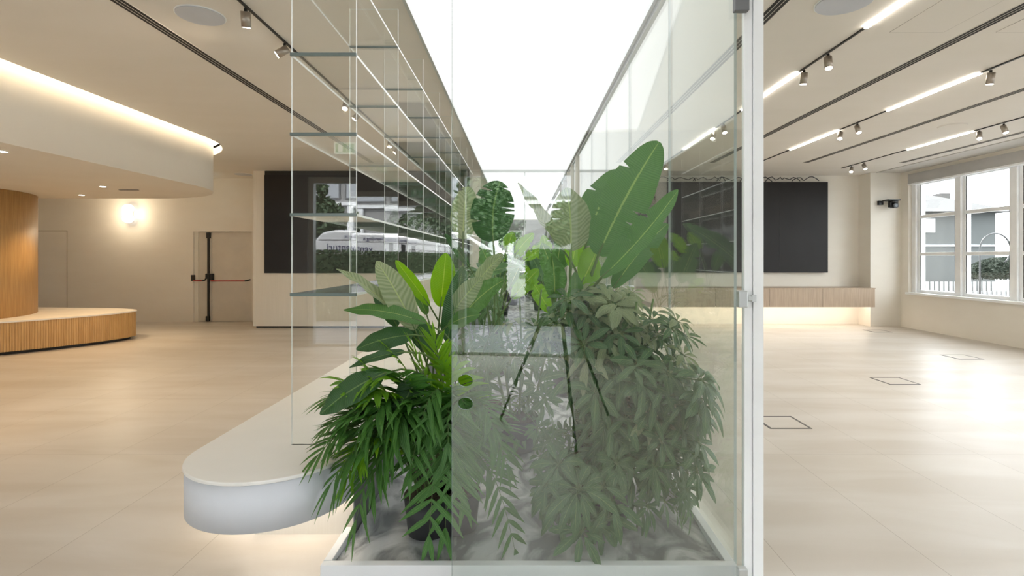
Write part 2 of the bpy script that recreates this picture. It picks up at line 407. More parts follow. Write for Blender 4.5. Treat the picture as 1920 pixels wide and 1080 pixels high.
while y > -2.6:
    mu.box(XR + .06, XR + .26, y - .12, y, .74, 3.0); y -= 1.12
mu.box(XR + .06, XR + .26, 10.95, 11.07, .74, 3.0)
struct(mu.build('trim_1', M['winframe'], bevel=.01))
struct(B(XR - .05, XR + .3, -1.95, 11.1, .70, .745).build('trim_2', M['winframe'], bevel=.005))
bl = thing('roller_blind', (XR, 5, 2.97), 'grey rolled-up blind band along the top of the right-hand windows', 'blind')
B(XR - .03, XR + .05, -1.9, 11.05, 2.985, 3.18).build('blind_roll', mat('blind_fabric', (.50, .49, .48), .8), bl)
B(XR - .035, XR + .055, -1.9, 11.05, 2.955, 2.985).build('bottom_bar', M['winframe'], bl)
struct(B(XR - .55, XR, YF, 11.25, H - .012, H + .001).build('trim_3', mat('ceiling_strip', (.60, .58, .54), .7)))

# facade frames of the entrance
fd = thing('entrance_frame', (-1.6, YF - .1, 0), 'grey aluminium frame of the wide glazed entrance behind the camera', 'door frame')
for x0, x1 in ((-3.5, -3.42), (-1.71, -1.61), (-.02, .08)): B(x0, x1, YF - .16, YF - .04, 0, 2.78).build('upright', M['alu'], fd)
B(-3.42, -.02, YF - .16, YF - .04, 2.68, 2.78).build('header_rail', M['alu'], fd)
B(-3.42, -.02, YF - .16, YF - .04, 0, .04).build('threshold', M['alu'], fd)
fw = thing('daylight_opening_frame', (5.6, YF - .1, 0), 'grey aluminium frame of an added daylight opening behind the camera on the right', 'opening frame')  # unseen opening put in to bring daylight to the right side
for x0, x1 in ((3.6, 3.68), (5.56, 5.64), (7.52, 7.6)): B(x0, x1, YF - .16, YF - .04, 0, 2.78).build('upright', M['alu'], fw)
B(3.68, 7.52, YF - .16, YF - .04, 2.68, 2.78).build('header_rail', M['alu'], fw)

fw = thing('daylight_opening_frame', (-8.4, YF - .1, 0), 'grey aluminium frame of a wide added daylight opening behind the camera on the left', 'opening frame')  # unseen opening added to light the near floor on the left
for x0, x1 in ((-12.2, -12.12), (-9.74, -9.66), (-7.24, -7.16), (-4.78, -4.7)): B(x0, x1, YF - .16, YF - .04, 0, 2.78).build('upright', M['alu'], fw)
B(-12.12, -4.78, YF - .16, YF - .04, 2.68, 2.78).build('header_rail', M['alu'], fw)

# ------------------------------------------------------------------ ceiling fittings
def vent(x, y0, y1, label):
    t = thing('linear_vent', (x, (y0 + y1) / 2, H), label, 'vent', 'linear slot vents in the ceiling')
    B(x - .045, x + .045, y0, y1, H - .004, H + .01).build('slot_channel', M['slot'], t)
    f = MB()
    for dx in (-.05, -.0165, .0165, .05): f.box(x + dx - .0022, x + dx + .0022, y0, y1, H - .0048, H)
    f.build('blade', M['ceiling'], t)
vent(-2.835, -1, 10.1, 'black slot vent in the ceiling left of the glass corridor')
vent(1.83, -1, 10.1, 'black slot vent in the ceiling just right of the white glass door post')
vent(3.60, -1, 10.1, 'second black slot vent from the glass door post, between two light tracks')
vent(5.38, -1, 10.1, 'third black slot vent from the glass door post, between middle and right tracks')
vent(7.2, -1, 10.1, 'black slot vent in the ceiling closest to the windows')
def spot_(name, x, y, tilt, yaw, label, warm=1):
    t = thing(name, (x, y, H - .03), label, 'spotlight', 'track spotlights')
    d = Vector((math.sin(R(yaw)) * math.sin(R(tilt)), -math.cos(R(yaw)) * math.sin(R(tilt)), -math.cos(R(tilt)))).normalized()
    p0 = Vector((x, y, H - .075))
    MB().cyl((x, y), .012, H - .075, H - .02, 12).build('neck', M['black'], t)
    a = p0 - d * .03; e = p0 + d * .075
    MB().tube([a, e], .033, 24).build('housing', M['steel'], t)
    MB().tube([e + d * .0005, e + d * .004], .028, 20).build('lens', M['lens'], t)
    ld = bpy.data.lights.new('spot_light', 'SPOT'); ld.energy = 32 if warm else 16; ld.spot_size = R(115); ld.spot_blend = .9; ld.shadow_soft_size = .035
    ld.color = (1, .79, .56) if warm else (1, .95, .89)
    lo = bpy.data.objects.new('spot_light', ld); COL.objects.link(lo); lo.parent = t
    lo.location = e + d * .02 - t.location; lo.rotation_euler = d.to_track_quat('-Z', 'Y').to_euler()
def track(x, y0, y1, segs, label):
    t = thing('light_track', (x, (y0 + y1) / 2, H), label, 'light track', 'recessed light tracks')
    ys = [y0]
    for s0, s1 in segs: ys += [s0, s1]
    ys.append(y1)
    for i in range(0, len(ys), 2):
        if ys[i + 1] > ys[i]: B(x - .009, x + .009, ys[i], ys[i + 1], H - .012, H + .004).build('rail', M['black'], t)
    for s0, s1 in segs: B(x - .014, x + .014, s0, s1, H - .016, H + .004).build('light_bar', M['ledbar'], t)
track(-1.976, -1, 10.3, [], 'black ceiling track on the left of the glass corridor, seen through the shelves')
track(2.69, -1, 10.4, [(1.6, 4.17), (5.17, 6.5), (7.4, 8.85)], 'lit ceiling track nearest the white glass door post')
track(4.47, -1, 10.4, [(1.6, 4.0), (5.19, 6.52), (7.5, 8.87)], 'lit ceiling track in the middle of the right-hand ceiling')
track(6.42, -1, 10.7, [(1.6, 4.0), (5.0, 6.5), (7.57, 8.87)], 'lit ceiling track nearest the windows')
for x, y, ti, ya, lb in [(-1.976, 3.82, 25, 200, 'glowing spotlight on the left track nearest the viewer'), (-1.976, 4.45, 55, 285, 'grey spotlight on the left track tilted sideways, left of the shelves'),
        (-1.976, 6.0, 30, 0, 'glowing spotlight on the left track seen through the upper shelf bay'), (-1.976, 6.45, 40, 285, 'spotlight on the left track just behind the glowing one'),
        (-1.976, 8.0, 20, 0, 'farther glowing spotlight on the left track seen through glass'), (-1.976, 8.5, 40, 285, 'farthest spotlight on the left track seen through glass')]:
    spot_('spotlight', x, y, ti, ya, lb)
for x, nm in ((2.69, 'track nearest the glass door post'), (4.47, 'middle track'), (6.42, 'track nearest the windows')):
    for y, ti, ya, lb in [(4.68, 12, 350, 'shining spotlight'), (5.08, 10, 180, 'unlit-looking grey spotlight'), (7.1, 20, 10, 'shining spotlight'), (7.48, 28, 320, 'tilted spotlight'), (10.0, 25, 10, 'shining spotlight'), (10.38, 35, 320, 'tilted spotlight')]:
        where = 'nearest the viewer' if y < 6 else ('halfway along' if y < 8 else 'at the far end')
        spot_('spotlight', x, y, ti, ya, '%s %s on the %s' % (lb, where, nm), 0)
for x, y, r, lb in [(-2.39, 3.97, .17, 'round flush grey speaker in the ceiling left of the track'), (2.28, 3.77, .19, 'round flush grey speaker at the top right of the door post'), (-6.0, 11.5, .18, 'round ceiling speaker near the far left wall'), (5.9, 7.3, .17, 'round flush speaker in the ceiling beside the right track')]:
    t = thing('ceiling_speaker', (x, y, H), lb, 'speaker', 'ceiling speakers')
    MB().cyl((x, y), r, H - .006, H + .01, 48).build('rim', M['ceiling'] if x > 5 else M['white'], t); MB().cyl((x, y), r - .008, H - .012, H - .004, 48).build('grille', M['ceiling'] if x > 5 else M['grille'], t)
for x0, x1, y0, y1, lb in [(2.95, 3.38, 3.65, 4.27, 'flush ceiling access hatch beside the second slot vent'), (3.80, 4.25, 3.9, 4.27, 'flush ceiling access hatch right of the second slot vent')]:
    t = thing('access_hatch', (x0, y0, H), lb, 'hatch', 'ceiling hatches')
    B(x0, x1, y0, y1, H - .002, H + .01).build('lid', M['ceiling'], t)
    f = MB(); g = .004
    f.box(x0 - g, x0, y0, y1, H - .001, H + .01); f.box(x1, x1 + g, y0, y1, H - .001, H + .01); f.box(x0, x1, y0 - g, y0, H - .001, H + .01); f.box(x0, x1, y1, y1 + g, H - .001, H + .01)
    f.build('shadow_gap', mat('gap', (.3, .27, .23), .9), t)
for px, py in ((193, 349), (153, 365), (5, 283)):
    Y = 1080 / (484 - py); X = (px - 978) * Y / 1000
    t = thing('downlight', (X, Y, 2.53), {193: 'small square downlight in the soffit nearest the round wall lamp', 153: 'small square downlight in the soffit farthest back', 5: 'small square downlight in the soffit at the left picture edge', 60: 'small square downlight in the soffit above the oak drum front'}[px], 'downlight', 'soffit downlights')
    B(X - .036, X + .036, Y - .036, Y + .036, 2.522, 2.535).build('trim', M['white'], t)
    B(X - .026, X + .026, Y - .026, Y + .026, 2.518, 2.5225).build('lamp', M['lens'], t)
    ld = bpy.data.lights.new('down_light', 'SPOT'); ld.energy = 90; ld.spot_size = R(110); ld.spot_blend = .8; ld.color = (1, .72, .42); ld.shadow_soft_size = .04
    lo = bpy.data.objects.new('down_light', ld); COL.objects.link(lo); lo.parent = t; lo.location = (0, 0, -.03)
t = thing('soffit_grille', (-6.2, 8.45, 2.53), 'thin slot grille in the underside of the curved soffit', 'vent')
B(-6.35, -6.05, 8.4, 8.44, 2.522, 2.535).build('frame', M['darkgrey'], t); B(-6.34, -6.06, 8.412, 8.428, 2.52, 2.5225).build('slot', M['slot'], t)

# ------------------------------------------------------------------ left side furniture
t = thing('oak_drum', (-9.75, 8.29, .505), 'golden oak clad round drum column rising from the curved bench', 'column')
MB().cyl((-9.75, 8.29), 1.655, .508, 2.528, 96).build('cladding', M['oak'], t)
def catmull(P, k=10):
    out = []; n = len(P)
    for i in range(n):
        p0, p1, p2, p3 = [Vector(P[(i + j - 1) % n]) for j in range(4)]
        for s in range(k):
            u = s / k
            out.append(tuple(.5 * ((2 * p1) + (-p0 + p2) * u + (2 * p0 - 5 * p1 + 4 * p2 - p3) * u * u + (-p0 + 3 * p1 - 3 * p2 + p3) * u ** 3)))
    return out
OB = [(-10.8, 6.1), (-9.6, 6.35), (-8.6, 7.05), (-7.75, 7.88), (-7.22, 8.65), (-6.97, 9.3), (-7.05, 9.75), (-7.6, 10.02), (-8.6, 10.15), (-10, 10.2), (-11.8, 9.8), (-12.3, 8), (-11.8, 6.6)]
ol = catmull(OB, 12)
def inset(loop, d):
    c = Vector((sum(p[0] for p in loop) / len(loop), sum(p[1] for p in loop) / len(loop)))
    return [tuple(Vector(p) + (c - Vector(p)).normalized() * d) for p in loop]
t = thing('curved_bench', (-9.5, 8.3, 0), 'curved fluted golden oak bench with pale top around the oak drum', 'bench')
# fluted skirt: dense outline with small ribs
dense = []
tot = 0; L = [Vector(p) for p in catmull(OB, 60)]
for i, p in enumerate(L):
    q = L[(i + 1) % len(L)]; d = q - p; seg = max(2, int(d.length / .008)); nn = Vector((d.y, -d.x)).normalized()
    for s in range(seg):
        pp = p + d * s / seg; tot += d.length / seg
        dense.append(tuple(pp - nn * (.004 if math.sin(tot * 2 * math.pi / .032) > 0 else -.004)))
MB().prism(dense, .05, .485).build('fluted_skirt', M['oak'], t)
MB().prism(inset(ol, -.012), .485, .507).build('top', mat('bench_top', (.74, .68, .60), .5), t)
MB().prism(inset(ol, .08), 0, .05).build('plinth', M['slot'], t)
# door with panic bars
d = bpy.data.objects.new('door_1', None); COL.objects.link(d); d.location = (-6.78, YB + .08, 0); d['kind'] = 'structure'
dx = lambda px: (px - 978) * .01218
B(-7.37, dx(397), YB + .08, YB + .12, .005, 2.045).build('leaf', M['doorpaint'], d, bevel=.003)
B(dx(397) + .008, -6.13, YB + .08, YB + .12, .005, 2.045).build('leaf', M['doorpaint'], d, bevel=.003)
fr = MB(); fr.box(-7.45, -7.37, YB + .05, YB + .14, 0, 2.05); fr.build('frame', M['plaster'], d)
rod = MB(); X = dx(393); rod.box(X - .02, X + .02, YB + .02, YB + .05, .03, 2.02); rod.build('vertical_rod', M['black'], d)
rd = MB(); rd.box(X - .04, X + .035, YB + .01, YB + .08, 1.9, 2.03); rd.box(X - .055, X + .02, YB + .01, YB + .08, .01, .13); rd.box(X - .05, X + .045, YB - .01, YB + .08, .98, 1.10); rd.build('latch', M['black'], d, bevel=.01)
x0, x1 = dx(362), dx(384)
B(x0, x0 + .07, YB - .01, YB + .08, .93, 1.07).build('bar_bracket', M['black'], d, bevel=.01)
MB().tube([(x0 + .07, YB - .02, .94), (x1, YB - .02, .94)], .014).build('push_bar', M['red'], d)
MB().tube([(x1, YB - .02, .94), (x1 + .06, YB - .02, .95), (X - .03, YB, 1.0)], .016).build('bar_bracket', M['black'], d)
B(dx(397), dx(402), YB - .01, YB + .08, .95, 1.10).build('bar_bracket', M['black'], d, bevel=.01)
MB().tube([(dx(400), YB - .02, .935), (dx(463), YB - .02, .935)], .014).build('push_bar', M['red'], d)
MB().tube([(dx(463), YB - .02, .935), (dx(467), YB - .01, .94), (dx(470), YB + .06, .96)], .016).build('bar_bracket', M['black'], d)
d = bpy.data.objects.new('door_2', None); COL.objects.link(d); d.location = (-10.6, YB, 0); d['kind'] = 'structure'
B(-10.98, -10.32, YB - .006, YB + .01, .0, 2.06).build('leaf', M['plaster'], d)
f = MB(); f.box(-10.32, -10.305, YB - .004, YB, 0, 2.075); f.box(-11, -10.32, YB - .004, YB, 2.06, 2.075); f.build('shadow_gap', mat('door_gap', (.36, .29, .2), .9), d)
# double globe wall lamp
wl = thing('wall_lamp', (-8.83, YB, 2.45), 'glowing white wall lamp of two stacked round globes', 'lamp')
B(-8.86, -8.80, YB - .03, YB, 2.28, 2.62).build('backplate', M['white'], wl)
for z in (2.56, 2.34): MB().sphere((-8.83, YB - .13, z), .118, 24, 16, (1, .8, .88)).build('globe', M['globe'], wl)
ld = bpy.data.lights.new('globe_light', 'POINT'); ld.energy = 14; ld.color = (1, .84, .6); ld.shadow_soft_size = .14
lo = bpy.data.objects.new('globe_light', ld); COL.objects.link(lo); lo.parent = wl; lo.location = (0, -.42, 0)
# exit signs
def exit_sign(x, y, z, face, label):
    t = thing('exit_sign', (x, y, z), label, 'sign')
    B(x - .16, x + .16, y - .015, y + .015, z - .085, z + .085).build('housing', M['exitwhite'], t)
    s = face
    yy0, yy1 = (y + .0155, y + .018) if s > 0 else (y - .018, y - .0155)
    B(x - .14, x + .14, yy0, yy1, z - .065, z + .065).build('green_field', M['exitgreen'], t)
    ya, yb = (yy1, yy1 + .002) if s > 0 else (yy0 - .002, yy0)
    m = MB(); q = s
    m.box(*sorted((x - q * .03, x - q * .10)), ya, yb, z - .055, z + .055)
    # running figure and arrow
    m.build('doorway_symbol', M['exitwhite'], t)
    r = MB(); fy = (ya + yb) / 2
    r.sphere((x + q * .045, fy, z + .045), .012, 10, 6)
    for p in ([(x + q * .045, fy, z + .03), (x + q * .06, fy, z - .008)], [(x + q * .06, fy, z - .008), (x + q * .025, fy, z - .02), (x + q * .03, fy, z - .055)], [(x + q * .06, fy, z - .008), (x + q * .085, fy, z - .03), (x + q * .11, fy, z - .03)], [(x + q * .02, fy, z + .005), (x + q * .045, fy, z + .022), (x + q * .08, fy, z + .01)]):
        r.tube(p, .007, 6)
    r.build('running_figure', M['exitwhite'], t)
    B(x - .004, x + .004, y - .004, y + .004, z + .085, H).build('hanger', M['alu'], t)
exit_sign(-6.74, 11.3, 3.10, -1, 'small green exit sign hanging beside the soffit near the far left wall')
exit_sign(-2.65, -2.5, 3.10, 1, 'green and white exit sign hanging by the entrance, mirrored in the glass shelves')

# ------------------------------------------------------------------ white bench and glass shelving
t = thing('display_bench', (-1.24, 4, 0), 'long white floating bench with rounded grey front end under the glass shelves', 'bench')
bl_ = [(-.852, 10.95), (-1.63, 10.95)] + [(-1.24 + .39 * math.cos(R(a)), 2.69 + .40 * math.sin(R(a))) for a in range(180, 361, 6)]
mb = MB().prism(bl_, .262, .470, smooth=False)
for k, f in enumerate(mb.f):
    if len(f) == 4: mb.sm.add(k)
mb.build('skirt', M['greylam'], t)
MB().prism([(x * 1.0 - (.004 if x < -1.2 else -.002), y - .004) for x, y in bl_], .470, .487).build('top', M['whitelam'], t, bevel=.004)
B(-1.40, -.853, 2.80, 10.9, 0, .262).build('plinth', M['panel'], t)
mb = MB(); mb.box(-1.36, -.88, 2.765, 2.79, .235, .255); mb.box(-1.45, -1.42, 2.8, 10.8, .235, .255); mb.build('led_strip', M['ledbench'], t)
B(-.8515, -.846, 2.7, 10.9, .0, .485).build('side_panel', M['darkgrey'], t)
gs = thing('glass_shelf_unit', (-1.02, 6, .487), 'tall clear glass shelving with upright panels standing on the white bench', 'shelving')
for i in range(8):
    y = 2.75 + .93 * i
    B(-1.187, -.853, y, y + .012, .487, 3.17, mis=[1, 1, 0, 0, 1, 1]).build('upright_panel', [M['glass'], M['edge']], gs)
for z in (1.262, 1.673, 2.087, 2.498, 2.91):
    for i in range(7):
        y = 2.75 + .93 * i
        B(-1.187, -.853, y + .0125 + (-.012 if i == 0 else 0), y + .9295, z - .006, z + .006, mis=[0, 0, 2, 2, 1, 1]).build('shelf', [M['glass'], M['edge'], M['edgedark']], gs)
    B(-1.19, -.85, 2.738, 2.75, z - .008, z + .008).build('front_rail', M['edgedark'], gs)

# ------------------------------------------------------------------ planter and glass walls
pl = thing('planter_bed', (.03, 6.5, 0), 'low white rimmed planting bed running down the glass corridor', 'planter')
mb = MB(); mb.box(-.892, .955, 2.36, 2.40, 0, .09); mb.box(-.892, -.853, 2.40, 2.7, 0, .09); mb.box(.915, .955, 2.40, 11.0, 0, .09)
mb.build('rim', M['rim'], pl, bevel=.003)
bed = MB(); nx, ny = 60, 110
for j in range(ny + 1):
    for i in range(nx + 1):
        x = -.852 + (.915 + .852) * i / nx; y = 2.40 + (11.0 - 2.40) * j / ny
        z = .062 + .012 * math.sin(x * 9 + 2.2 * math.sin(y * 2.3)) * math.sin(y * 5 + 1.7 * math.sin(x * 4)) + .005 * math.sin(x * 31 + y * 17)
        if x < -.845: x = -.84 if y > 2.7 else x
        bed.v.append((x, y, z))
for j in range(ny):
    for i in range(nx):
        k = j * (nx + 1) + i; bed.face([k, k + 1, k + nx + 2, k + nx + 1], 0, True)
bed.build('stone_sheet', M['stonebed'], pl)
gw = thing('glass_partition', (.97, 6, 0), 'long frameless glass wall on the right side of the planting corridor', 'glass wall')
ys = [2.42, 3.50, 4.80, 6.1, 7.4, 8.7, 10.0, 11.02]
for i in range(7): B(.965, .977, ys[i] + .004, ys[i + 1] - .004, .02, H - .04, mis=[1, 1, 1, 1, 0, 0]).build('pane', [M['wallglass'], mat('glass_edge_grey', (.42, .47, .45), .3)], gw)
B(.955, .99, 2.42, 11.02, H - .045, H + .005).build('top_rail', M['alu'], gw)
B(.958, .986, 2.42, 11.02, 0, .02).build('bottom_rail', M['white'], gw)
for y in (9.2, 10.1, 10.9): B(.93, .985, y, y + .05, .1, H - .045).build('post', mat('beige_post', (.66, .62, .55), .5), gw)
# pivoting glass door with two finger holes, hinged on the right
th = math.asin(.067)
hinge = Vector((.955, 2.243, 0))
dt = thing('glass_door', hinge, 'large reflective glass door with two round finger holes at its left edge', 'door')
wd_ = 1.262
hl = [[(-wd_, .0), (0, .0), (0, H - .04), (-wd_, H - .04)]]
for z in (EYE - .228 * 2.336, EYE - .271 * 2.336): hl.append([(-wd_ + .06 + .033 * math.cos(2 * math.pi * k / 32), z + .027 * math.sin(2 * math.pi * k / 32)) for k in range(32)][::-1])
pane = fill2d('pane', hl, -.005, .005, [M['doorglass'], mat('door_glass_edge', (.30, .38, .35), .25)], dt, rotate=Matrix.Rotation(-th, 4, 'Z') @ Matrix.Rotation(R(90), 4, 'X'))
def px_box(name, p0, p1, y0, y1, m, par, bev=.002):
    a = W(p0[0], p0[1], y0); c = W(p1[0], p1[1], y0)
    return B(a.x, c.x, y0, y1, c.z, a.z).build(name, m, par, bevel=bev)
px_box('stile', (1396, 0 - 250), (1410.5, 1115), 2.232, 2.262, M['white'], dt)
px_box('hinge_plate', (1386, 545), (1403, 577), 2.20, 2.232, M['alu'], dt, .004)
px_box('hinge_arm', (1403, 556), (1410, 564), 2.205, 2.224, M['alu'], dt)
px_box('hinge_plate', (1379, -20), (1406, 19), 2.20, 2.232, M['darkgrey'], dt, .004)
px_box('hinge_plate', (1386, 1068), (1403, 1098), 2.20, 2.232, M['alu'], dt, .004)
po = thing('door_post', (1.0, 2.25, 0), 'white metal post the glass door hangs from', 'post')
px_box('upright', (1413, 484 - 1810 / 2.225), (1432, 1134), 2.225, 2.30, M['white'], po)
px_box('hinge_socket', (1410, 553), (1419, 566), 2.21, 2.2245, M['alu'], po)
px_box('seal', (1411, 484 - 1810 / 2.24), (1412.5, 1130), 2.24, 2.26, M['black'], po, 0)

# ------------------------------------------------------------------ plants
UP = Vector((0, 0, 1)); VIEW = Vector((0, -1, 0))
def bez(a, b, sag, n):
    m = (a + b) / 2 + sag
    return [a * (1 - s) ** 2 + m * 2 * s * (1 - s) + b * s * s for s in [i / (n - 1) for i in range(n)]]
def leafy(parent, base, tip, width, m, facing=None, sag=None, fold=.35, tears=0, root=None, n=34, name='leaf', shape=.62, stemr=.006):
    base, tip = Vector(base), Vector(tip)
    facing = Vector(facing) if facing is not None else VIEW + UP * .5 + Vector((random.uniform(-.3, .3), 0, 0))
    L = (tip - base).length
    sag = Vector(sag) if sag is not None else facing.normalized() * L * .10 + UP * L * .05
    cs = bez(base, tip, sag, n); sides = []
    for i in range(n):
        t = (cs[min(i + 1, n - 1)] - cs[max(i - 1, 0)]).normalized(); sides.append(t.cross(facing).normalized())
    wl, wr = [], []
    for i in range(n):
        s = i / (n - 1); w = width / 2 * (math.sin(math.pi * min(1, s ** .85 * .985 + .012)) ** shape)
        wl.append(max(w, .001)); wr.append(max(w, .001))
    for k in range(tears):
        arr = random.choice((wl, wr)); i = random.randint(int(n * .25), n - 4); arr[i] *= random.uniform(.35, .7)
    o = MB().blade(cs, sides, wl, wr, fold, L * .012, 3).build(name, m, parent, origin=None)
    if root is not None:
        root = Vector(root); t = (cs[2] - cs[0]).normalized(); d = (base - root).length
        pts = [root * (1 - u) ** 2 + (base - t * d * .4) * 2 * u * (1 - u) + base * u * u for u in [i / 7 for i in range(8)]]
        MB().tube(pts + [cs[2], cs[5]], [stemr * 1.5] * 3 + [stemr] * 4 + [stemr * .8, stemr * .7, stemr * .4], 7).build('petiole', M['stem'], o)
    return o
def pot(parent, x, y, r=.13, h=.2, z=.08):
    MB().cyl((x, y), r * .82, z, z + h, 28, r2=r).build('pot', M['pot'], parent)
    MB().cyl((x, y), r * .97, z + h - .0, z + h + .006, 28).build('soil', M['soil'], parent)

# --- tall bird of paradise on the right
rt = Vector((.40, 3.05, .27))
pa = thing('bird_of_paradise', (.40, 3.05, .07), 'tall potted plant with huge upright paddle leaves, behind the glass door on the right', 'plant')
pot(pa, .40, 3.05, .15, .22)
leafy(pa, W(1122, 478, 3.0), W(1236, 266, 2.85), .29, M['leafbig'], (-.35, -1, .15), fold=.25, tears=5, root=rt, n=50, sag=(-.02, 0, .03), stemr=.010, shape=.5)
leafy(pa, W(1098, 460, 3.15), W(1158, 318, 3.2), .27, M['leafbig'], (-.5, -1, 0), fold=.4, tears=3, root=rt, n=44, sag=(-.03, 0, 0), stemr=.009)
leafy(pa, W(1128, 520, 2.9), W(1272, 356, 2.7), .20, M['leafbig'], (-.6, -.8, .5), fold=.55, tears=3, root=rt, n=44, sag=(.02, 0, -.03), stemr=.009)
leafy(pa, W(1070, 470, 3.0), W(1062, 352, 3.0), .27, M['leafpale'], (.3, -1, .1), fold=.3, tears=3, root=rt, n=44, sag=(.02, 0, 0), stemr=.009)
leafy(pa, W(1052, 462, 3.1), W(970, 343, 3.0), .13, M['leafpale'], (.5, -.7, .4), fold=.7, tears=1, root=rt, n=40, sag=(0, 0, -.02), stemr=.007)
leafy(pa, W(1090, 530, 2.95), W(1118, 470, 3.2), .2, M['leafbright'], (.5, -1, 0), fold=.3, root=rt)
leafy(pa, W(1150, 540, 3.1), W(1252, 420, 3.35), .17, M['leafbig'], (-.2, -1, .6), fold=.4, root=rt, tears=3)
leafy(pa, W(1040, 560, 2.9), W(1035, 480, 2.9), .15, M['leaf'], (.4, -1, .3), fold=.4, root=rt)
leafy(pa, W(1075, 600, 2.8), W(1078, 510, 2.8), .11, M['leaf'], (.2, -1, .1), fold=.6, root=rt)

# --- broad round-leaved plant seen above the left group
rt = Vector((-.30, 4.2, .27))
pb = thing('banana_plant', (-.30, 4.2, .07), 'plant with one huge dark rounded leaf and its differently lit half as a pale striped leaf, left of centre', 'plant')
pot(pb, -.30, 4.2, .15, .22)
leafy(pb, W(925, 452, 4.0), W(938, 340, 3.9), .345, M['leafdark'], (.35, -1, .25), fold=.2, tears=9, root=rt, n=44, shape=.5, stemr=.009, sag=(-.05, 0, .02))
leafy(pb, W(868, 448, 4.0), W(876, 350, 4.05), .22, M['leafpale'], (-.2, -1, .2), fold=.2, tears=1, root=rt, n=40, shape=.45, stemr=.009)  # half of the dark leaf, its different lighting put into the pale colour
leafy(pb, W(885, 548, 3.5), W(944, 478, 3.3), .17, M['leafpale'], (-.3, -1, .8), fold=.3, root=rt, tears=1)
leafy(pb, W(862, 600, 3.4), W(945, 525, 3.2), .19, M['leaf'], (-.4, -1, .6), fold=.3, root=rt)
leafy(pb, W(880, 500, 3.6), W(834, 438, 3.5), .07, M['leafdark'], (-.4, -1, .6), fold=.6, root=rt)
leafy(pb, W(900, 520, 3.6), W(985, 500, 3.9), .13, M['leaf'], (-.4, -1, .9), fold=.4, root=rt)
leafy(pb, W(960, 560, 3.5), W(1010, 505, 3.6), .12, M['leafbright'], (.4, -1, .5), fold=.4, root=rt)

# --- left group: striped broad leaves
rt = Vector((-.45, 2.95, .27))
pc = thing('calathea_plant', (-.45, 2.95, .07), 'potted plant with fanned long green and pale striped leaves above the palm on the left', 'plant')
pot(pc, -.45, 2.95, .15, .22)
LL = [((826, 575), (836, 474), .135, 'leafbright', (.3, -1, .1), .2, 2.85, 2.8), ((805, 572), (742, 488), .085, 'leafbright', (-.4, -1, .5), .55, 2.85, 2.8),
      ((778, 618), (706, 490), .155, 'leafpale', (.35, -1, .5), .3, 2.75, 2.7), ((752, 600), (630, 505), .095, 'leafpale', (.4, -.6, 1), .6, 2.75, 2.72),
      ((745, 612), (700, 545), .10, 'leafdark', (.4, -1, .3), .5, 2.8, 2.8), ((800, 606), (644, 582), .10, 'leaf', (.1, -.7, .8), .35, 2.65, 2.7),
      ((775, 628), (668, 655), .13, 'leafdark', (.1, -1, .8), .3, 2.65, 2.66), ((720, 700), (600, 777), .155, 'leafdark', (-.2, -1, .8), .25, 2.5, 2.42),
      ((838, 640), (868, 500), .14, 'leafdark', (.4, -1, .1), .4, 2.8, 2.8), ((846, 590), (905, 520), .12, 'leafpale', (.3, -1, .6), .4, 2.8, 2.7),
      ((840, 610), (900, 590), .12, 'leaf', (.1, -1, .8), .3, 2.75, 2.65), ((815, 660), (770, 600), .13, 'leafdark', (.1, -1, .3), .3, 2.8, 2.8),
      ((760, 660), (655, 690), .06, 'leafdark', (.1, -1, .9), .5, 2.6, 2.6), ((790, 700), (740, 790), .13, 'leafdark', (.1, -1, .5), .3, 2.6, 2.5),
      ((835, 700), (850, 640), .12, 'leaf', (.1, -1, .3), .3, 2.8, 2.8), ((800, 590), (775, 540), .07, 'leaf', (.6, -1, .3), .5, 2.9, 2.9)]
for (b0, t0, w, mm, fc, fo, yb, yt) in LL: leafy(pc, W(*b0, yb), W(*t0, yt), w, M[mm], fc, fold=fo, root=rt, n=30, stemr=.005)

# --- palms
def frond(parent, root, tip, mid, nl, ll, m, droop=.5, start=.25, wid=.0145):
    root, tip, mid = Vector(root), Vector(tip), Vector(mid)
    nl = int(nl * .78); n = 26; c = [root * (1 - s) ** 2 + mid * 2 * s * (1 - s) + tip * s * s for s in [i / (n - 1) for i in range(n)]]
    mb = MB(); mb.tube(c, [.004 * (1 - .75 * i / n) for i in range(n)], 5, 1)
    for k in range(nl):
        s = start + (1 - start) * k / (nl - 1); f = s * (n - 1); i = min(int(f), n - 2); p = c[i].lerp(c[i + 1], f - i)
        t = (c[min(i + 2, n - 1)] - c[max(i - 1, 0)]).normalized()
        hz = t.cross(UP); hz = hz.normalized() if hz.length > .05 else Vector((1, 0, 0))
        l = ll * (.45 + .75 * math.sin(math.pi * min(1, .12 + .8 * (s - start) / (1 - start)))) * random.uniform(.88, 1.1)
        for sg in (-1, 1):
            a = R(32 + random.uniform(-12, 12)) + (s - start) * .25
            d = (hz * sg * math.cos(a) + t * math.sin(a)).normalized()
            if k == nl - 1: d = (t + hz * sg * .25).normalized()
            cs = []
            for j in range(6):
                u = j / 5; cs.append(p + d * l * u + Vector((0, 0, -1)) * l * droop * u * u)
            nrm = d.cross(t) * sg; sd = []
            for j in range(6):
                tt = (cs[min(j + 1, 5)] - cs[max(j - 1, 0)]).normalized(); nn = hz.cross(t) * 1.0
                x = tt.cross(nn); sd.append(x.normalized() if x.length > .01 else UP)
            w = [wid * q for q in (.35, .85, 1, .85, .5, .06)]
            mb.blade(cs, sd, w, w, .45, 0, 1)
    return mb.build('frond', [m, M['stem']], parent)
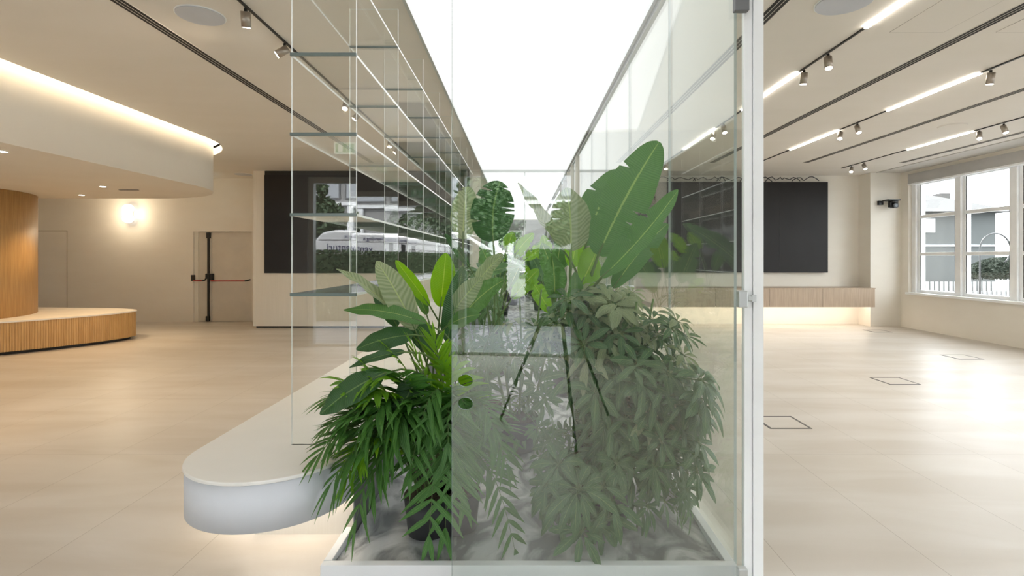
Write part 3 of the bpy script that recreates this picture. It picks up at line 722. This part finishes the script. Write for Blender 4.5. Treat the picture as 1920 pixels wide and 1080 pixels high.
def palm(pos, label, fr, mname='palm'):
    p = thing('palm_plant', (pos[0], pos[1], .07), label, 'plant'); pot(p, pos[0], pos[1], .12, .19)
    r0 = Vector((pos[0], pos[1], .27))
    for (tip, Y, lift, nl, ll, mm) in fr:
        tp = W(*tip, Y); rr = r0 + Vector((random.uniform(-.05, .05), random.uniform(-.04, .04), 0))
        mid = rr.lerp(tp, .5) + Vector((0, 0, lift))
        frond(p, rr, tp, mid, nl, ll, M[mm], droop=random.uniform(.05, .32))
    return p
palm((-.47, 2.68), 'feathery dark green palm at the front left of the planting bed', [
    ((598, 852), 2.42, .42, 20, .20, 'palm'), ((622, 905), 2.42, .50, 20, .24, 'palm'), ((668, 975), 2.44, .66, 20, .22, 'palm'), ((640, 800), 2.5, .42, 20, .22, 'palm'),
    ((618, 745), 2.6, .35, 20, .2, 'palm'), ((660, 850), 2.45, .6, 20, .24, 'palm'), ((700, 900), 2.42, .6, 20, .17, 'palm'), ((735, 850), 2.42, .6, 20, .17, 'palm'),
    ((690, 690), 2.6, .15, 18, .2, 'palmbright'), ((745, 700), 2.5, .3, 18, .2, 'palm'), ((665, 770), 2.5, .4, 20, .2, 'palm'), ((640, 715), 2.55, .2, 22, .17, 'palmbright'), ((700, 740), 2.45, .35, 20, .16, 'palmbright'), ((615, 800), 2.45, .4, 22, .16, 'palm'), ((700, 790), 2.42, .5, 20, .17, 'palm'), ((650, 900), 2.4, .5, 22, .17, 'palmbright')])
palm((-.33, 2.72), 'bright green palm with arching fronds next to the left edge of the glass door', [
    ((815, 640), 2.6, .2, 20, .2, 'palmbright'), ((775, 655), 2.6, .1, 18, .17, 'palmbright'), ((850, 690), 2.6, .15, 18, .18, 'palmbright'), ((680, 720), 2.5, .45, 20, .2, 'palmbright'),
    ((805, 1005), 2.42, .85, 22, .22, 'palm'), ((835, 990), 2.43, .8, 22, .2, 'palm'), ((770, 880), 2.43, .7, 20, .17, 'palm'), ((870, 930), 2.46, .7, 20, .18, 'palm'),
    ((715, 820), 2.45, .6, 20, .22, 'palm'), ((965, 1030), 2.5, .55, 20, .14, 'palm'), ((925, 800), 2.55, .5, 20, .17, 'palm'), ((950, 870), 2.55, .5, 20, .17, 'palm'),
    ((790, 790), 2.44, .6, 20, .22, 'palm'), ((840, 830), 2.46, .6, 20, .2, 'palm'), ((735, 660), 2.62, .2, 18, .16, 'palmbright'), ((870, 760), 2.5, .4, 18, .16, 'palm')])

# --- schefflera
def umbel(mb, c, ax, r, k, mi=0, droop=.5):
    ax = ax.normalized(); e = ax.cross(Vector((.3, .5, .8))).normalized(); g = ax.cross(e)
    for i in range(k):
        a = 2 * math.pi * (i + random.uniform(-.15, .15)) / k
        rd = e * math.cos(a) + g * math.sin(a); l = r * random.uniform(.75, 1.1)
        d0 = (rd + ax * .35).normalized(); p = c + d0 * l * .22
        cs = [p + d0 * l * u - ax * l * droop * .5 * u * u - UP * l * droop * .5 * u * u for u in (0, .15, .35, .55, .75, .9, 1)]
        sd = [rd.cross(ax).normalized()] * 7; w = [l * .165 * q for q in (.15, .6, .95, 1, .8, .45, .08)]
        mb.tube([c, p], .0015, 4, 2, cap=False)
        mb.blade(cs, sd, w, w, .3, 0, 1, mi)
def schef(pos, label, bands, name='schefflera_plant'):
    p = thing(name, (pos[0], pos[1], .07), label, 'plant'); pot(p, pos[0], pos[1], .15, .22)
    r0 = Vector((pos[0], pos[1], .28)); mb = MB(); st = MB()
    trunks = [[r0 + Vector((dx, dy, 0)), r0 + Vector((dx * 2, dy * 2, .45)), r0 + Vector((dx * 3.2, dy * 3, .95))] for dx, dy in ((-.05, -.02), (.05, -.03), (.0, .05), (.09, .03), (-.08, .04))]
    for tr in trunks: st.tube(bez(tr[0], tr[2], Vector((random.uniform(-.04, .04), 0, 0)), 8), [.011 - .0007 * i for i in range(8)], 7)
    for (x0, x1, y0, y1, Y0, Y1, cnt, r, pale) in bands:
        for _ in range(int(cnt * 1.2)):
            Y = random.uniform(Y0, Y1); c = W(random.uniform(x0, x1), random.uniform(y0, y1), Y)
            c.x = min(c.x, .83); c.z = max(c.z, .12)
            out = Vector((c.x - pos[0], c.y - pos[1] - .05, 0)); out = out.normalized() if out.length > .02 else Vector((0, -1, 0))
            low = max(0, min(1, (c.z - .2) / 1.0)); ax = out * (1.1 - .5 * low) + UP * (.25 + .75 * low) + Vector((0, -.35, 0)) + Vector((random.uniform(-.3, .3), 0, random.uniform(-.2, .3)))
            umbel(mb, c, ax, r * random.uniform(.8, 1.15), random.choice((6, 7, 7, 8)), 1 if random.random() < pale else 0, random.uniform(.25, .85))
            tr = random.choice(trunks); h = max(.15, min(.95, (c.z - .28) * .75)); q = tr[0].lerp(tr[2], h / .95)
            st.tube(bez(q, c, UP * .07, 6), [.0035, .003, .0028, .0025, .002, .002], 5)
    mb.build('foliage', [M['sche'], M['schelight'], M['stem']], p); st.build('stem', M['stem'], p)
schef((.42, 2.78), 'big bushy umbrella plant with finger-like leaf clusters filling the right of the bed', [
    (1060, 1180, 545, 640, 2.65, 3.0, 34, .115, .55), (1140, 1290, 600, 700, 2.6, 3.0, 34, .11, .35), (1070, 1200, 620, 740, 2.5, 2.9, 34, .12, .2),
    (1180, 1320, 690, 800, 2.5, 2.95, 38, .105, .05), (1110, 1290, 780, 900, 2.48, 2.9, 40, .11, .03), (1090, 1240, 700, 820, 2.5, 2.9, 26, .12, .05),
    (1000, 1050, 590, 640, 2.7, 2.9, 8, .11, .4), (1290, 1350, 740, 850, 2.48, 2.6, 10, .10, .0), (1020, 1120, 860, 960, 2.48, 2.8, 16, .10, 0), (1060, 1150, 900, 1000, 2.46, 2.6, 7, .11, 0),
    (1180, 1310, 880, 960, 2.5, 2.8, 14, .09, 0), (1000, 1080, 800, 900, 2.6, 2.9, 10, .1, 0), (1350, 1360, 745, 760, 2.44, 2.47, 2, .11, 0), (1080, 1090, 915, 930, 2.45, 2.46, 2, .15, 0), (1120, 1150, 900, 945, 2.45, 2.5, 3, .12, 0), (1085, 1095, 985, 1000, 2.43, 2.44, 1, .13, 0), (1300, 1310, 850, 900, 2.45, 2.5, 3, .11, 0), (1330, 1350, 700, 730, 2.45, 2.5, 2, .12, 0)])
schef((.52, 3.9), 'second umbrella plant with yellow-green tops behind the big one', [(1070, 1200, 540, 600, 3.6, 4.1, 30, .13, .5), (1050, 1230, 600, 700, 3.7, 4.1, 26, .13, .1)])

schef((-.02, 3.85), 'low umbrella plant filling the middle of the bed behind the mirrored tripod', [(880, 1040, 640, 830, 3.55, 4.0, 34, .13, .0), (900, 1030, 600, 680, 3.8, 4.2, 10, .13, .2)])

# --- farther plants down the corridor
def far_plant(x, y, label, leaves, s=1.0, fcs=0):
    p = thing('bird_of_paradise', (x, y, .07), label, 'plant'); pot(p, x, y, .14, .2); r = Vector((x, y, .27))
    for (dx, dz, dl, w, mm) in leaves:
        b = Vector((x + dx * .55, y + random.uniform(-.1, .1), dz)); tpp = Vector((x + dx * 1.25, y + random.uniform(-.15, .15), dz + dl))
        leafy(p, b, tpp, w, M[mm], (-dx * .6 + random.uniform(-.3, .3), -1, .3), fold=.3, tears=2, root=r, n=26, stemr=.008)
far_plant(-.25, 6.4, 'small bright green paddle-leaved plant farther down the corridor', [(.12, 1.55, .22, .16, 'leafbright'), (.32, 1.5, .25, .17, 'leafbright'), (.5, 1.42, .2, .15, 'leafbright'), (-.2, 1.3, .3, .15, 'leaf'), (.2, 1.1, .3, .14, 'leaf')])
far_plant(.45, 5.4, 'leafy plant behind the tall paddle leaves on the right side of the corridor', [(.1, 1.35, .4, .22, 'leafbright'), (-.2, 1.2, .4, .2, 'leaf'), (.25, 1.1, .4, .2, 'leaf'), (-.3, .9, .35, .18, 'leafbright')])
far_plant(.45, 8.0, 'dark leafy plant near the far end of the corridor on the right', [(.1, 1.2, .5, .24, 'leaf'), (-.25, 1.1, .4, .22, 'leafdark'), (.25, 1.3, .4, .22, 'leaf'), (-.1, 1.4, .4, .2, 'leafbright')])
far_plant(-.45, 9.2, 'leafy plant near the far end of the corridor on the left', [(.1, 1.0, .4, .24, 'leafdark'), (-.2, 1.1, .4, .22, 'leaf'), (.25, .9, .4, .22, 'leaf')])
schef((-.45, 5.0), 'umbrella plant in the middle distance on the left of the corridor', [(860, 925, 500, 600, 4.8, 5.2, 22, .13, .05), (865, 950, 600, 680, 4.8, 5.2, 12, .12, 0)])

# ------------------------------------------------------------------ right side of the room
cb = thing('floating_cabinet', (4.2, 11.4, .43), 'long pale oak floating cabinet on the back wall below the black screen', 'cabinet')
xs = [1.3, 3.18, 4.04, 5.16, 6.27, 7.36]
B(1.3, 7.36, 11.12, 11.69, .45, .815).build('carcass', M['paleoak'], cb)
B(1.295, 7.365, 11.095, 11.69, .815, .83).build('top', M['paleoak'], cb)
for i in range(5): B(xs[i] + .003, xs[i + 1] - .003, 11.1, 11.12, .43, .813).build('drawer', M['paleoak'], cb, bevel=.002)
B(1.4, 7.3, 11.3, 11.33, .425, .45).build('led_strip', M['ledcab'], cb)
tv = thing('video_screen', (4.56, 11.65, 1.137), 'wide black video screen on the right back wall above the floating cabinet', 'screen')
for i in range(4): B(2.45 + i * 1.055 + .001, 2.45 + (i + 1) * 1.055 - .001, 11.61, 11.66, 1.137, 3.11).build('panel', M['screen'], tv)
B(2.5, 6.62, 11.66, 11.70, 1.16, 3.08).build('mount', M['slot'], tv)
random.seed(11)
for i in range(7):
    x = 2.6 + i * .55; pts = []
    nn = 14; w = random.uniform(.5, .8); zt = 3.14
    for k in range(nn):
        u = k / (nn - 1); pts.append((x + w * u + .04 * math.sin(u * 9 + i), 11.63 + .015 * math.sin(u * 7 + i * 2), zt - .01 + .085 * abs(math.sin(u * math.pi * (2 + i % 3))) + .01 * math.sin(u * 20 + i)))
    tag(MB().tube(pts, .009, 6).build('cable', M['black']), 'black cable looping along the top of the right black screen', 'cable', 'cables above the right screen')
# wall camera
wc = thing('wall_camera', (7.67, 11.3, 2.6), 'black camera on a wall bracket on the column left of the windows', 'camera')
B(7.53, 7.63, 11.24, 11.3, 2.57, 2.66).build('wall_plate', M['black'], wc, bevel=.005)
B(7.60, 7.86, 11.05, 11.24, 2.645, 2.67).build('bracket', M['black'], wc, bevel=.005)
MB().cyl((7.76, 11.14), .09, 2.60, 2.645, 28).build('base', M['black'], wc)
mb = MB(); mb.box(7.675, 7.70, 11.10, 11.18, 2.51, 2.60); mb.box(7.82, 7.845, 11.10, 11.18, 2.51, 2.60); mb.build('yoke', M['black'], wc, bevel=.004)
MB().tube([(7.76, 11.05, 2.54), (7.76, 11.2, 2.55)], .052, 24).build('camera_head', M['black'], wc); MB().tube([(7.76, 11.046, 2.54), (7.76, 11.05, 2.54)], .03, 20).build('lens', M['vanglass'], wc)
# floor boxes
for x, y, lb in [(2.29, 4.71, 'square floor box lid right beside the white door post'), (4.40, 6.29, 'square floor box lid in the middle of the right-hand floor'), (6.45, 7.82, 'square floor box lid near the window wall'), (7.07, 10.6, 'square floor box lid in front of the column')]:
    t = thing('floor_box', (x, y, 0), lb, 'floor box', 'floor boxes'); s = .18; g = .02
    mb = MB(); mb.box(x - s, x - s + g, y - s, y + s, 0, .003); mb.box(x + s - g, x + s, y - s, y + s, 0, .003); mb.box(x - s + g, x + s - g, y - s, y - s + g, 0, .003); mb.box(x - s + g, x + s - g, y + s - g, y + s, 0, .003)
    mb.build('frame', mat('box_frame', (.10, .09, .085), .5, metal=.5), t)
    B(x - s + g, x + s - g, y - s + g, y + s - g, 0, .002).build('lid', M['floor'], t)

# ------------------------------------------------------------------ tripod and camera at the viewpoint (seen mirrored)
tp = thing('tripod', (0, 0, 0), 'black camera tripod standing in the entrance, mirrored in the glass door', 'tripod')
for fx, fy in ((-.52, -.15), (.18, .60), (.44, -.38)):
    a = Vector((fx * .06, fy * .06 - .07, 1.17)); f_ = Vector((fx, fy, .012)); m1 = a.lerp(f_, .45); m2 = a.lerp(f_, .72)
    l = MB(); l.tube([a, m1], .0165, 12); l.tube([m1, m2], .0135, 12); l.tube([m2, f_], .0105, 12); lo = l.build('leg', M['black'], tp)
    c = MB(); c.tube([a.lerp(f_, .43), a.lerp(f_, .47)], .021, 12); c.tube([a.lerp(f_, .70), a.lerp(f_, .74)], .018, 12); c.build('leg_lock', M['black'], lo)
    MB().sphere(f_, .014, 12, 8).build('foot', M['black'], lo)
MB().tube([(0, -.07, .95), (0, -.07, 1.32)], .014, 12).build('centre_column', M['black'], tp)
MB().tube([(0, -.07, 1.14), (0, -.07, 1.20)], .045, 20).build('shoulder', M['black'], tp)
MB().sphere((0, -.07, 1.34), .032).build('ball_head', M['black'], tp)
dc = thing('photo_camera', (0, -.07, 1.38), 'black photo camera mounted on the tripod, mirrored in the glass door', 'camera')
mb = MB(); mb.box(-.072, .072, -.12, -.065, 1.38, 1.49); mb.box(-.03, .03, -.12, -.07, 1.49, 1.515); mb.build('body', M['black'], dc, bevel=.008)
MB().tube([(0, -.065, 1.44), (0, -.02, 1.44)], .036, 24).build('lens', M['black'], dc)

# ------------------------------------------------------------------ outdoors in front of the entrance (seen mirrored)
struct(B(-60, 60, -7.0, YF - .2, -.2, -.03).build('ground_pavement', M['paving']))
struct(B(-60, 60, -60, -7.0, -.22, -.06).build('ground_road', M['asphalt']))
def leafbox(x0, x1, y0, y1, z0, z1, n, size, mb):
    for _ in range(n):
        f = random.choice(('y', 'y', 'z', 'x', 'y2')); p = [random.uniform(x0, x1), random.uniform(y0, y1), random.uniform(z0, z1)]
        if f == 'y': p[1] = y1
        if f == 'y2': p[1] = y0
        if f == 'z': p[2] = z1
        if f == 'x': p[0] = random.choice((x0, x1))
        p = Vector(p) + Vector([random.uniform(-.04, .04) for _ in range(3)])
        a = Vector([random.uniform(-1, 1) for _ in range(3)]).normalized() * size; b = a.cross(Vector([random.uniform(-1, 1) for _ in range(3)])).normalized() * size * .5
        k = len(mb.v); mb.v += [tuple(p - a), tuple(p + b), tuple(p + a), tuple(p - b)]; mb.face([k, k + 1, k + 2, k + 3])
for x0, x1, lb in ((-9.0, -1.71, 'long clipped hedge in front of the van, mirrored in the shelves'), (-1.14, 3.0, 'clipped hedge right of the van nose, mirrored in the glass door')):
    t = thing('hedge', ((x0 + x1) / 2, -7.3, 0), lb, 'hedge')
    B(x0 + .05, x1 - .05, -7.55, -7.05, -.05, 1.55).build('core', M['hedge'], t)
    mb = MB(); leafbox(x0, x1, -7.6, -7.0, 0, 1.6, int((x1 - x0) * 1500), .045, mb); mb.build('leaves', M['hedge'], t)
vn = thing('van', (-3.6, -11.3, -.06), 'white delivery van with dark lettering parked outside, mirrored in the shelves', 'van')
prof = [(-6.3, .35), (-6.34, 1.2), (-6.2, 2.0), (-6.0, 2.22), (-5.6, 2.3), (-4.2, 2.28), (-3.45, 2.18), (-2.85, 1.85), (-2.35, 1.52), (-1.8, 1.3), (-1.55, 1.05), (-1.48, .5), (-1.62, .3)]
rot = Matrix.Rotation(R(90), 4, 'X')
def vprism(pr, y0, y1, name, m, par, bev=0, rnd=False):
    mb = MB(); n = len(pr); mb.v = [(x, y0, z) for x, z in pr] + [(x, y1, z) for x, z in pr]
    mb.face(list(range(n))); mb.face([n + i for i in range(n)][::-1])
    for i in range(n): j = (i + 1) % n; mb.face([i, n + i, n + j, j])
    return mb.build(name, m, par, bevel=bev)
vprism(prof, -12.4, -10.5, 'body', M['vanwhite'], vn, .07)
vprism([(-3.4, 1.35), (-3.4, 1.98), (-3.2, 1.98), (-2.85, 1.7), (-2.5, 1.35)], -10.5, -10.49, 'side_window', M['vanglass'], vn)
vprism([(-4.45, .75), (-4.45, 1.95), (-4.3, 1.95), (-4.3, .75)], -10.5, -10.492, 'side_window', M['vanglass'], vn)
mb = MB(); k = 0; mb.v = [(-3.27, -12.25, 2.09), (-3.27, -10.65, 2.09), (-2.40, -10.65, 1.56), (-2.40, -12.25, 1.56)]; mb.v += [(x + .01, y, z + .02) for x, y, z in mb.v]
for f in ((0, 1, 2, 3), (4, 7, 6, 5), (0, 4, 5, 1), (1, 5, 6, 2), (2, 6, 7, 3), (3, 7, 4, 0)): mb.face(f)
mb.build('windscreen', M['vanglass'], vn)
for x in (-5.45, -2.4):
    w = MB().tube([(x, -10.68, .30), (x, -10.46, .30)], .34, 32).build('wheel', M['black'], vn); MB().tube([(x, -10.47, .30), (x, -10.45, .30)], .2, 24).build('hubcap', M['alu'], w)
B(-1.52, -1.45, -11.9, -11.0, .6, .9).build('grille', M['slot'], vn, bevel=.02)
B(-1.80, -1.53, -10.75, -10.47, .88, 1.08).build('headlight', M['alu'], vn, bevel=.03)
B(-6.1, -3.6, -10.497, -10.49, 1.985, 2.005).build('side_stripe', M['slot'], vn)
mb = MB()
for i in range(5): mb.box(-4.15, -3.5, -10.497, -10.49, 1.18 + i * .14, 1.20 + i * .14)
for i in range(4): mb.box(-4.15 + i * .21, -4.13 + i * .21, -10.497, -10.49, 1.18, 1.76)
mb.build('shelf_graphic', M['slot'], vn)
text('lettering', 'venturi', .30, (-5.42, -10.488, 1.77), (R(90), 0, R(180)), M['navy'], vn)
text('lettering', 'venturivending.it', .17, (-4.75, -10.488, 2.10), (R(90), 0, R(180)), M['navy'], vn)
# street building and trees
t = thing('street_building', (-4, -26, 0), 'pale building with a row of upper windows across the street, mirrored in the shelves', 'building')
B(-30, 22, -32, -26, -.1, 9).build('wall', M['bldg'], t)
B(-30, 22, -26.0, -25.8, 4.55, 4.75).build('ledge', M['winframe'], t)
for i in range(22): 
    x = -28 + i * 2.2; w = B(x, x + 1.9, -25.99, -25.94, 4.9, 6.3).build('window', M['darkgrey'], t); B(x + .08, x + 1.82, -25.94, -25.92, 5.0, 6.2).build('pane', mat('far_pane', (.45, .47, .5), .2) if i == 0 else bpy.data.materials['far_pane'], w)
for x in (-10.2, -4.6, 2.4): B(x, x + .35, -26.0, -25.7, 0, 4.5).build('pillar', M['winframe'], t)
B(-14, -11, -25.99, -25.93, 0, 3.4).build('gate', M['darkgrey'], t)
def tree(x, y, h, r, n, label, size=.13):
    t = thing('street_tree', (x, y, -.05), label, 'tree')
    MB().tube([(x, y, -.06), (x + .05, y, h * .4), (x, y, h * .75)], [.12, .09, .05], 8).build('trunk', M['bark'], t)
    mb = MB(); blobs = [(x + random.uniform(-r, r) * .6, y + random.uniform(-r, r) * .6, h + random.uniform(-r, r) * .5, r * random.uniform(.4, .65)) for _ in range(9)]
    for _ in range(n):
        bx_, by_, bz_, br_ = random.choice(blobs); d = Vector([random.gauss(0, 1) for _ in range(3)]).normalized() * br_ * random.uniform(.7, 1.05)
        p = Vector((bx_, by_, bz_)) + d; a = Vector([random.uniform(-1, 1) for _ in range(3)]).normalized() * size; b = a.cross(Vector([random.uniform(-1, 1) for _ in range(3)])).normalized() * size * .5
        k = len(mb.v); mb.v += [tuple(p - a), tuple(p + b), tuple(p + a), tuple(p - b)]; mb.face([k, k + 1, k + 2, k + 3])
    mb.build('crown', M['treeleaf'], t)
tree(-8.6, -16.5, 3.6, 1.3, 4500, 'round dark tree behind the van tail, mirrored in the first shelf bay')
tree(-3.9, -15.5, 3.3, 1.6, 6000, 'spreading green tree behind the van roof, mirrored in the shelves')
tree(-.6, -19, 3.0, 1.1, 3500, 'green tree behind the van bonnet, mirrored in the glass door')
tree(3.2, -14, 3.4, 1.6, 4500, 'street tree right of the entrance outside, mirrored faintly')

# ------------------------------------------------------------------ outdoors beyond the right windows
struct(B(XR + .35, 70, YF - .2, 60, -.3, -.05).build('ground_yard', M['yard']))
hs = thing('neighbour_house', (22, 26, 0), 'grey rendered house with pale roof and chimney outside the windows', 'house')
def at(px, py, Y): return W(px, py, Y)
Yh = 24
xa, xb = (1640 - 978) * .024, (1866 - 978) * .024
B(xa - 6, xb, Yh, Yh + 8, -.1, EYE + (484 - 398) * .024).build('wall', M['house'], hs)
mb = MB(); z0 = EYE + (484 - 398) * .024; z1 = EYE + (484 - 372) * .024
b0 = [(xa - 7, Yh - .5, z0), (xb + .6, Yh - .5, z0), (xb + .6, Yh + 8.5, z0), (xa - 7, Yh + 8.5, z0), (xa - 3, Yh + 4, z1 + 1.1), (xb - 2.5, Yh + 4, z1 + 1.1)]
mb.v = b0; [mb.face(f) for f in ((0, 1, 5, 4), (1, 2, 5), (2, 3, 4, 5), (3, 0, 4), (3, 2, 1, 0))]; mb.build('roof', M['roof'], hs)
B(at(1766, 0, 26).x, at(1782, 0, 26).x, 26, 26.6, z0, EYE + (484 - 362) * .026).build('chimney', M['roof'], hs)
B(at(1733, 0, Yh).x, at(1752, 0, Yh).x, Yh - .05, Yh, EYE + (484 - 436) * .024, EYE + (484 - 410) * .024).build('window', M['curtainw'], hs)
B(xa - 6, xb, Yh - .06, Yh, EYE + (484 - 462) * .024, EYE + (484 - 459) * .024).build('string_course', M['winframe'], hs)
fc = thing('picket_fence', (16, 19, 0), 'white picket fence outside below the windows', 'fence')
mb = MB()
for i in range(90): x = 9.5 + i * .16; mb.box(x, x + .09, 18, 18.03, 0, EYE + (484 - 528) * .018)
mb.build('pickets', M['fence'], fc); B(9.5, 24, 18.03, 18.07, .25, .33).build('rail', M['fence'], fc)
bs = thing('garden_bush', (17, 20, 0), 'dark leafy bush behind the white fence outside the right window', 'bush')
mb = MB()
for _ in range(5000):
    d = Vector([random.gauss(0, 1) for _ in range(3)]).normalized(); p = Vector((18.2 + d.x * 1.4, 20 + d.y, .7 + abs(d.z) * .75)) * 1; a = Vector([random.uniform(-1, 1) for _ in range(3)]).normalized() * .09; b = a.cross(Vector([random.uniform(-1, 1) for _ in range(3)])).normalized() * .05
    k = len(mb.v); mb.v += [tuple(p - a), tuple(p + b), tuple(p + a), tuple(p - b)]; mb.face([k, k + 1, k + 2, k + 3])
mb.build('leaves', M['bush'], bs)
Y = 12.5; c = at(1866, 468, Y)
pts = [(c.x - .36, Y, -.05), (c.x - .36, Y, c.z)] + [(c.x + .36 * math.cos(R(a)), Y, c.z + .38 * math.sin(R(a))) for a in range(170, -60, -10)]
ho = thing('hooped_tubing', (c.x - .36, Y, -.05), 'thin grey curved hoop pole outside the right window', 'tubing')  # tube bent into a thin hoop beyond the window
MB().tube(pts, .018, 8).build('tubing', mat('grey_tubing', (.06, .06, .06), .4), ho)
